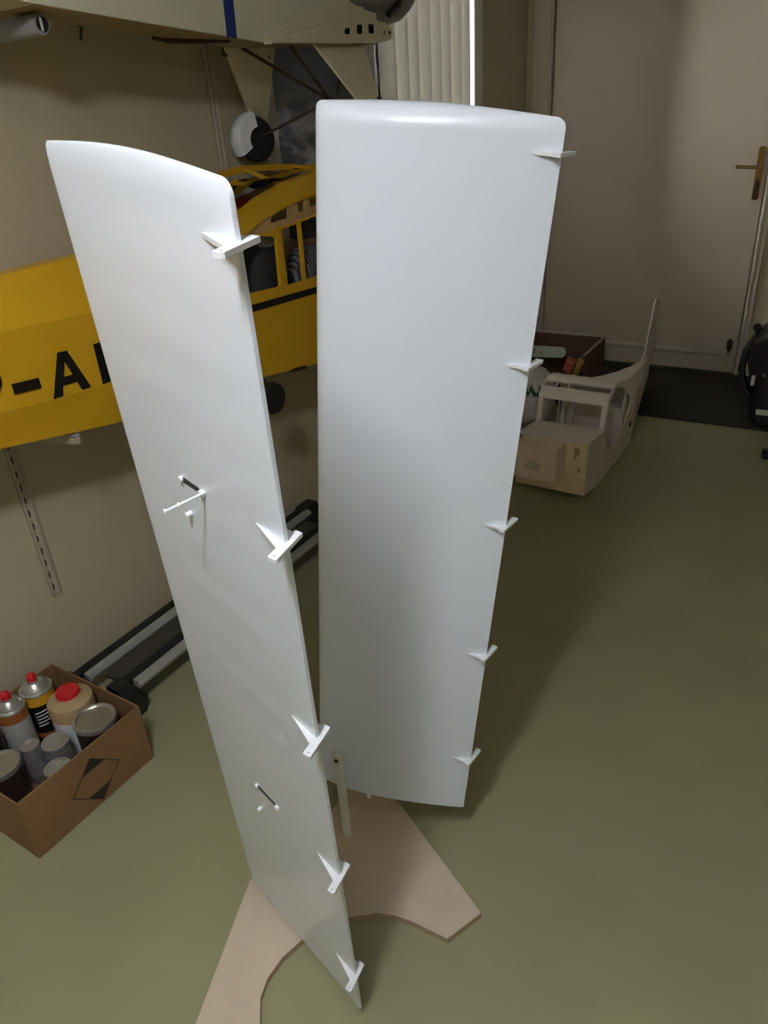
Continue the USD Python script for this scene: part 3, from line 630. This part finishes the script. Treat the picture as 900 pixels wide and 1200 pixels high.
def jar(x, y, h, r, lab):
    t = thing('glass_jar', lab, 'jar', (x, y, .006))
    put(t, 'jar_body', lathe([(0, 0), (r * .94, 0), (r, .006), (r, h * .8), (r * .9, h * .9), (r * .86, h - .012), (0, h - .012)], 28), 'jar_glass', smooth=40)
    put(t, 'jar_lid', lathe([(0, h - .013), (r * .9, h - .013), (r * .93, h - .008), (r * .9, h), (r * .78, h), (r * .74, h - .004), (0, h - .004)], 28), 'can_silver', smooth=40)
jar(-1.506, .722, .132, .038, 'small glass jar with silver lid in the middle of the box')
jar(-1.573, .690, .118, .027, 'smallest glass jar, between the near paint tin and the grey spray can')
jar(-1.436, .672, .122, .036, 'small glass jar with flat pale lid against the diamond-marked side of the box')

# ------------------------------------------------------------------ white unfinished fuselage on the floor
FU = thing('model_fuselage', 'white unfinished model aircraft fuselage with wooden motor box on the floor near the door', 'model aircraft', (-.916, 2.78, 0), -2.1)
H = .155
top = [(0, .03), (.012, .265), (.20, .245), (.215, .25), (.225, .365), (.29, .405), (.335, .418), (.40, .408), (.47, .385), (.56, .35), (.66, .318)]
sidepoly = Polygon(top + [(.66, .018), (.5, .006), (.15, .0)])
wdw = soft(Polygon([(.235, .235), (.243, .352), (.30, .383), (.345, .393), (.42, .372), (.50, .325), (.57, .285), (.60, .235), (.52, .17), (.40, .13), (.28, .10)]), .012)
mid1 = Polygon([(.455, .10), (.468, .10), (.515, .36), (.50, .37)]); mid2 = Polygon([(.53, .16), (.542, .16), (.505, .35), (.49, .36)])
sd = sidepoly.difference(wdw)
for sx in (1, -1):
    s = put(FU, 'side_panel', prism(sd, sx * H, sx * (H - .006), 'yz'), 'fuse_white')
    put(s, 'window_stay', prism(mid1.intersection(wdw.buffer(.01)), sx * (H - .001), sx * (H - .006), 'yz'), 'fuse_white')
    put(s, 'window_stay', prism(mid2.intersection(wdw.buffer(.01)), sx * (H - .002), sx * (H - .007), 'yz'), 'ply')
    if sx == 1:
        put(s, 'side_hole', rod((H - .002, .61, .13), (H + .0008, .61, .13), .016, 16), 'hole_black')
        for yy, zz in ((.565, .098), (.545, .075)):
            put(s, 'screw_hole', rod((H - .002, yy, zz), (H + .0008, yy, zz), .004, 8), 'hole_black')
put(FU, 'belly', prism(Polygon([(.0, .03), (.15, .0), (.5, .006), (.66, .018), (.66, .023), (.5, .011), (.15, .005), (.0, .035)]), -H + .006, H - .006, 'yz'), 'fuse_white')
fw = put(FU, 'firewall', prism(Polygon([(-H, .03), (H, .03), (H, .262), (-H, .245)]), -.006, .002, 'xz'), 'ply', label='bare plywood firewall')
for (x, z, sx, sz) in ((.112, .225, .012, .02), (.125, .14, .008, .012), (-.02, .06, .006, .004), (.105, .20, .006, .01)):
    put(fw, 'glue_stain', prism(Point(0, 0).buffer(1, quad_segs=3).__class__([(x + sx * math.cos(a) * (1 + .25 * math.sin(3 * a)), z + sz * math.sin(a) * (1 + .2 * math.cos(5 * a))) for a in np.linspace(0, 6.28, 14)[:-1]]), -.0068, -.005, 'xz'), 'glue_stain')
mb = put(FU, 'motor_box', [bx(-.118, .066, -.118, -.006, .118, .266, .002)], 'motor_ply', label='square plywood motor box on the firewall')
for x, z in ((-.105, .22), (.035, .20), (-.03, .255), (.03, .24)):
    put(mb, 'screw_hole', rod((x, -.1178, z), (x, -.1186, z), .003, 8), 'glue_stain')
for k, (xa, xb) in enumerate(((-.05, -.015), (-.06, -.002), (-.068, .0), (-.07, -.01))):
    put(mb, 'stamp', bx(xa, xb, -.1186, -.1178, .200 - .012 * k, .2055 - .012 * k), 'grey_print')
put(FU, 'nose_deck', prism(Polygon([(-.004, .258), (.205, .243), (.205, .249), (-.004, .264)]), -H + .006, H - .006, 'yz'), 'fuse_white')
for sx in (1, -1):
    put(FU, 'windshield_post', beam((sx * (H - .012), .205, .235), (sx * (H - .012), .232, .372), .022, .014, up=(0, 1, 0), b=.002), 'fuse_white')
put(FU, 'front_beam', prism(soft(Polygon([(.215, .350), (.232, .350), (.266, .380), (.262, .393), (.242, .389), (.221, .372)]), .002), -H + .006, H - .006, 'yz'), 'fuse_white')
put(FU, 'rear_beam', prism(soft(Polygon([(.305, .404), (.345, .412), (.385, .408), (.385, .398), (.31, .393)]), .002), -H + .006, H - .006, 'yz'), 'fuse_white')
for x in (-.095, -.04):
    put(FU, 'roof_joiner', beam((x, .275, .392), (x, .315, .404), .008, .008), 'fuse_white')
put(FU, 'roof_sheet', prism(Polygon([(.385, .408), (.47, .382), (.56, .347), (.66, .315), (.66, .309), (.56, .341), (.47, .376), (.385, .402)]), -H + .006, H - .006, 'yz'), 'fuse_white')
put(FU, 'cabin_bulkhead', bx(-H + .007, H - .007, .50, .506, .02, .24, .001), 'fuse_white')
put(FU, 'cabin_bulkhead', bx(-H + .007, H - .05, .36, .366, .012, .16, .001), 'ply')
put(FU, 'servo_tray', bx(-H + .01, H - .01, .25, .36, .10, .106, .001), 'ply')
put(FU, 'cabin_frame', [beam((-.10, .40, .15), (-.10, .40, .39), .012, .012, up=(0, 1, 0)), beam((-.06, .40, .15), (-.06, .40, .39), .01, .012, up=(0, 1, 0))], 'fuse_white')
rr = []
for y, hw, z0, z1 in ((.655, .154, .018, .318), (.85, .118, .028, .275), (1.05, .082, .040, .24), (1.25, .047, .055, .215), (1.40, .022, .068, .205), (1.46, .012, .075, .21)):
    ht = hw * .55
    rr.append([(hw * .85, y, z0), (hw, y, z0 + .02), (hw, y, z1 - .055), (ht, y, z1 - .008), (0, y, z1), (-ht, y, z1 - .008), (-hw, y, z1 - .055), (-hw, y, z0 + .02), (-hw * .85, y, z0)])
put(FU, 'rear_fuselage', skin(np.array(rr)), 'fuse_white', smooth=25)
put(FU, 'tail_fin', prism(soft(Polygon([(1.26, .205), (1.345, .228), (1.375, .25), (1.465, .50), (1.50, .512), (1.54, .50), (1.50, .2), (1.46, .09), (1.40, .09)]), .004), -.0035, .0035, 'yz'), 'fuse_white')
put(FU, 'tail_skid', rod((0, 1.40, .08), (0, 1.42, .014), .006, 10), 'fuse_white')

# ------------------------------------------------------------------ carton, sack and odds and ends by the corner
CT = thing('storage_carton', 'open dark brown carton with pale rim in the corner by the door', 'box', (-1.64, 4.06, .012))
cw_, cd_, ch_ = .47, .40, .215
put(CT, 'carton_panel', bx(0, cw_, 0, .006, 0, .05), 'carton_dark')
put(CT, 'carton_panel', bx(0, cw_, cd_ - .006, cd_, 0, ch_), 'carton_dark')
put(CT, 'carton_panel', bx(0, .006, .006, cd_ - .006, 0, ch_), 'carton_dark')
put(CT, 'carton_panel', bx(cw_ - .006, cw_, .006, cd_ - .006, 0, ch_), 'carton_dark')
put(CT, 'carton_bottom', bx(.006, cw_ - .006, .006, cd_ - .006, 0, .006), 'carton_dark')
put(CT, 'rim', [bx(-.004, cw_ + .004, cd_ - .008, cd_ + .003, ch_ - .004, ch_ + .014, .002), bx(cw_ - .008, cw_ + .004, .0, cd_, ch_ - .004, ch_ + .006, .002)], 'carton_rim', label='pale folded rim')
SP = thing('marked_paddle', 'long pale green blade with rounded end and dark marks lying across the carton', 'blade', (-1.62, 4.045, .215))
put(SP, 'blade', prism(soft(Polygon([(-.1, -.03), (.33, .004), (.345, .03), (.33, .062), (-.1, .05)]), .018), -.006, .006, 'xz').apply_translation((0, 0, -.012)), 'mint_plastic')
for k, (x, w_, h_) in enumerate(((.03, .010, .03), (.065, .016, .028), (.105, .007, .03), (.15, .016, .03), (.195, .012, .014))):
    put(SP, 'mark', prism(Polygon([(x, .002), (x + w_, .003), (x + w_, .003 + h_), (x, .002 + h_)]), -.0072, -.0055, 'xz').apply_translation((0, 0, .0)), 'grey_print')
for nm, col, x, y, z, sz, lab in (('paper_packet', 'orange_paper', -1.30, 4.16, .14, (.055, .05, .075), 'small orange packet in the carton'), ('paper_packet', 'amber_paper', -1.245, 4.15, .13, (.035, .05, .09), 'small amber packet in the carton beside the orange one')):
    t = bx(-sz[0] / 2, sz[0] / 2, -sz[1] / 2, sz[1] / 2, 0, sz[2], .006); t.apply_transform(trimesh.transformations.rotation_matrix(.35, (.3, 1, .2)))
    o = thing(nm, lab, 'packet', (x, y, z - .05)); put(o, 'packet_body', t, col); put(o, 'packet_fold', bx(-sz[0] / 2, sz[0] / 2, -.004, .004, sz[2] * .96, sz[2] + .014, .002).apply_transform(trimesh.transformations.rotation_matrix(.35, (.3, 1, .2))), col)
cr = trimesh.creation.icosphere(3, .06); v = np.array(cr.vertices); v *= (.75 + .6 * meshkit.fbm(v * 18, 3, 5))[:, None]; v[:, 2] = np.maximum(v[:, 2], -.05)
o = put(None, 'crumpled_film', trimesh.Trimesh(v + [-1.232, 4.30, .10], cr.faces, process=False), 'jar_glass'); tag(o, 'crumpled clear plastic film at the right end of the carton', 'plastic film')
SK = thing('plastic_sack', 'white lumpy plastic sack with green leafy print beside the white fuselage', 'sack', (-1.31, 3.52, 0))
sk_ = trimesh.creation.icosphere(4, 1); v = np.array(sk_.vertices); v *= (.82 + .36 * meshkit.fbm(v * 2.1, 4, 9))[:, None]; v = v * [.155, .15, .17]; v[:, 2] = np.maximum(v[:, 2] + .145, 0)
put(SK, 'sack_body', trimesh.Trimesh(v, sk_.faces, process=False), 'sack_white', smooth=True)
lf = []
for k in range(9):
    a = RNG.uniform(-.9, .9); x, z = .06 + .018 * k - .06, .20 + .012 * math.sin(k * 2)
    p0 = np.array([x, -.125 + .0 * k, z]); tip = p0 + [.03 * math.sin(a), -.012, .055]
    lf.append(hull([p0, p0 + [.012, 0, .02], p0 + [-.012, 0, .02], tip, p0 + [0, -.006, .02]]))
put(SK, 'leaf_print', lf, 'leaf_green', kind='stuff', label='green leaf shapes')
CO = thing('garden_hose', 'short coil of pale hose on the floor between sack and fuselage', 'hose', (-1.27, 3.22, .0))
ts = np.linspace(0, 4.2 * math.pi, 70)
put(CO, 'hose', tube([((.075 + .006 * math.sin(t)) * math.cos(t), (.075) * math.sin(t), .014 + .006 * t / math.pi) for t in ts], .012, 8), 'sack_white', smooth=True)
put(CO, 'hose_end', rod((.06, .02, .045), (.10, .05, .05), .015), 'black_plastic', smooth=40)

# ------------------------------------------------------------------ black bag at the right edge
BG = thing('trolley_bag', 'black trolley bag with white tag at the right edge by the door mat', 'bag', (-.275, 3.80, .0122))
bd_ = [[(x0 + (x1 - x0) * (.5 + .5 * math.copysign(abs(math.cos(t)) ** .5, math.cos(t))), .30 * (.5 + .5 * math.copysign(abs(math.sin(t)) ** .5, math.sin(t))), z) for t in np.linspace(0, 2 * math.pi, 29)[:-1]]
       for z, x0, x1 in ((.03, .0, .46), (.06, -.01, .47), (.20, -.02, .48), (.33, -.055, .48), (.42, -.05, .47), (.47, -.01, .44), (.495, .06, .40))]
put(BG, 'bag_body', skin(np.array(bd_)), 'black_rubber', smooth=45)
put(BG, 'front_pocket', bx(.03, .42, -.035, .01, .05, .30, .015), 'black_plastic')
put(BG, 'tag_patch', bx(.035, .14, -.039, -.034, .098, .125, .001), 'white_patch', label='white strip tag')
put(BG, 'side_clip', bx(-.012, .004, .0, .012, .225, .275, .003), 'white_patch', label='small white clip')
put(BG, 'strap', tube([(-.03, .09, .44), (-.062, .08, .37), (-.068, .07, .28), (-.048, .06, .21), (-.01, .06, .15)], .016, 8), 'black_plastic', smooth=50)
put(BG, 'handle_stem', rod((-.025, .06, .43), (-.03, .06, .482), .009), 'black_plastic')
kn = trimesh.creation.icosphere(2, .019); kn.apply_translation((-.03, .06, .49)); put(BG, 'handle_knob', kn, 'black_plastic', smooth=True)
for x in (.04, .40):
    put(BG, 'caster', rod((x, .05, .028), (x + .025, .05, .028), .028, 16), 'black_rubber', smooth=40)
CS = thing('floor_caster', 'small dark caster foot on the floor at the right edge', 'caster', (-.150, 3.50, 0))
put(CS, 'caster_wheel', rod((-.012, 0, .018), (.012, 0, .018), .018, 16), 'black_rubber', smooth=40)
put(CS, 'caster_fork', [bx(-.018, -.013, -.01, .012, .012, .045, .002), bx(.013, .018, -.01, .012, .012, .045, .002), bx(-.018, .018, -.012, .014, .04, .048, .002)], 'black_plastic')
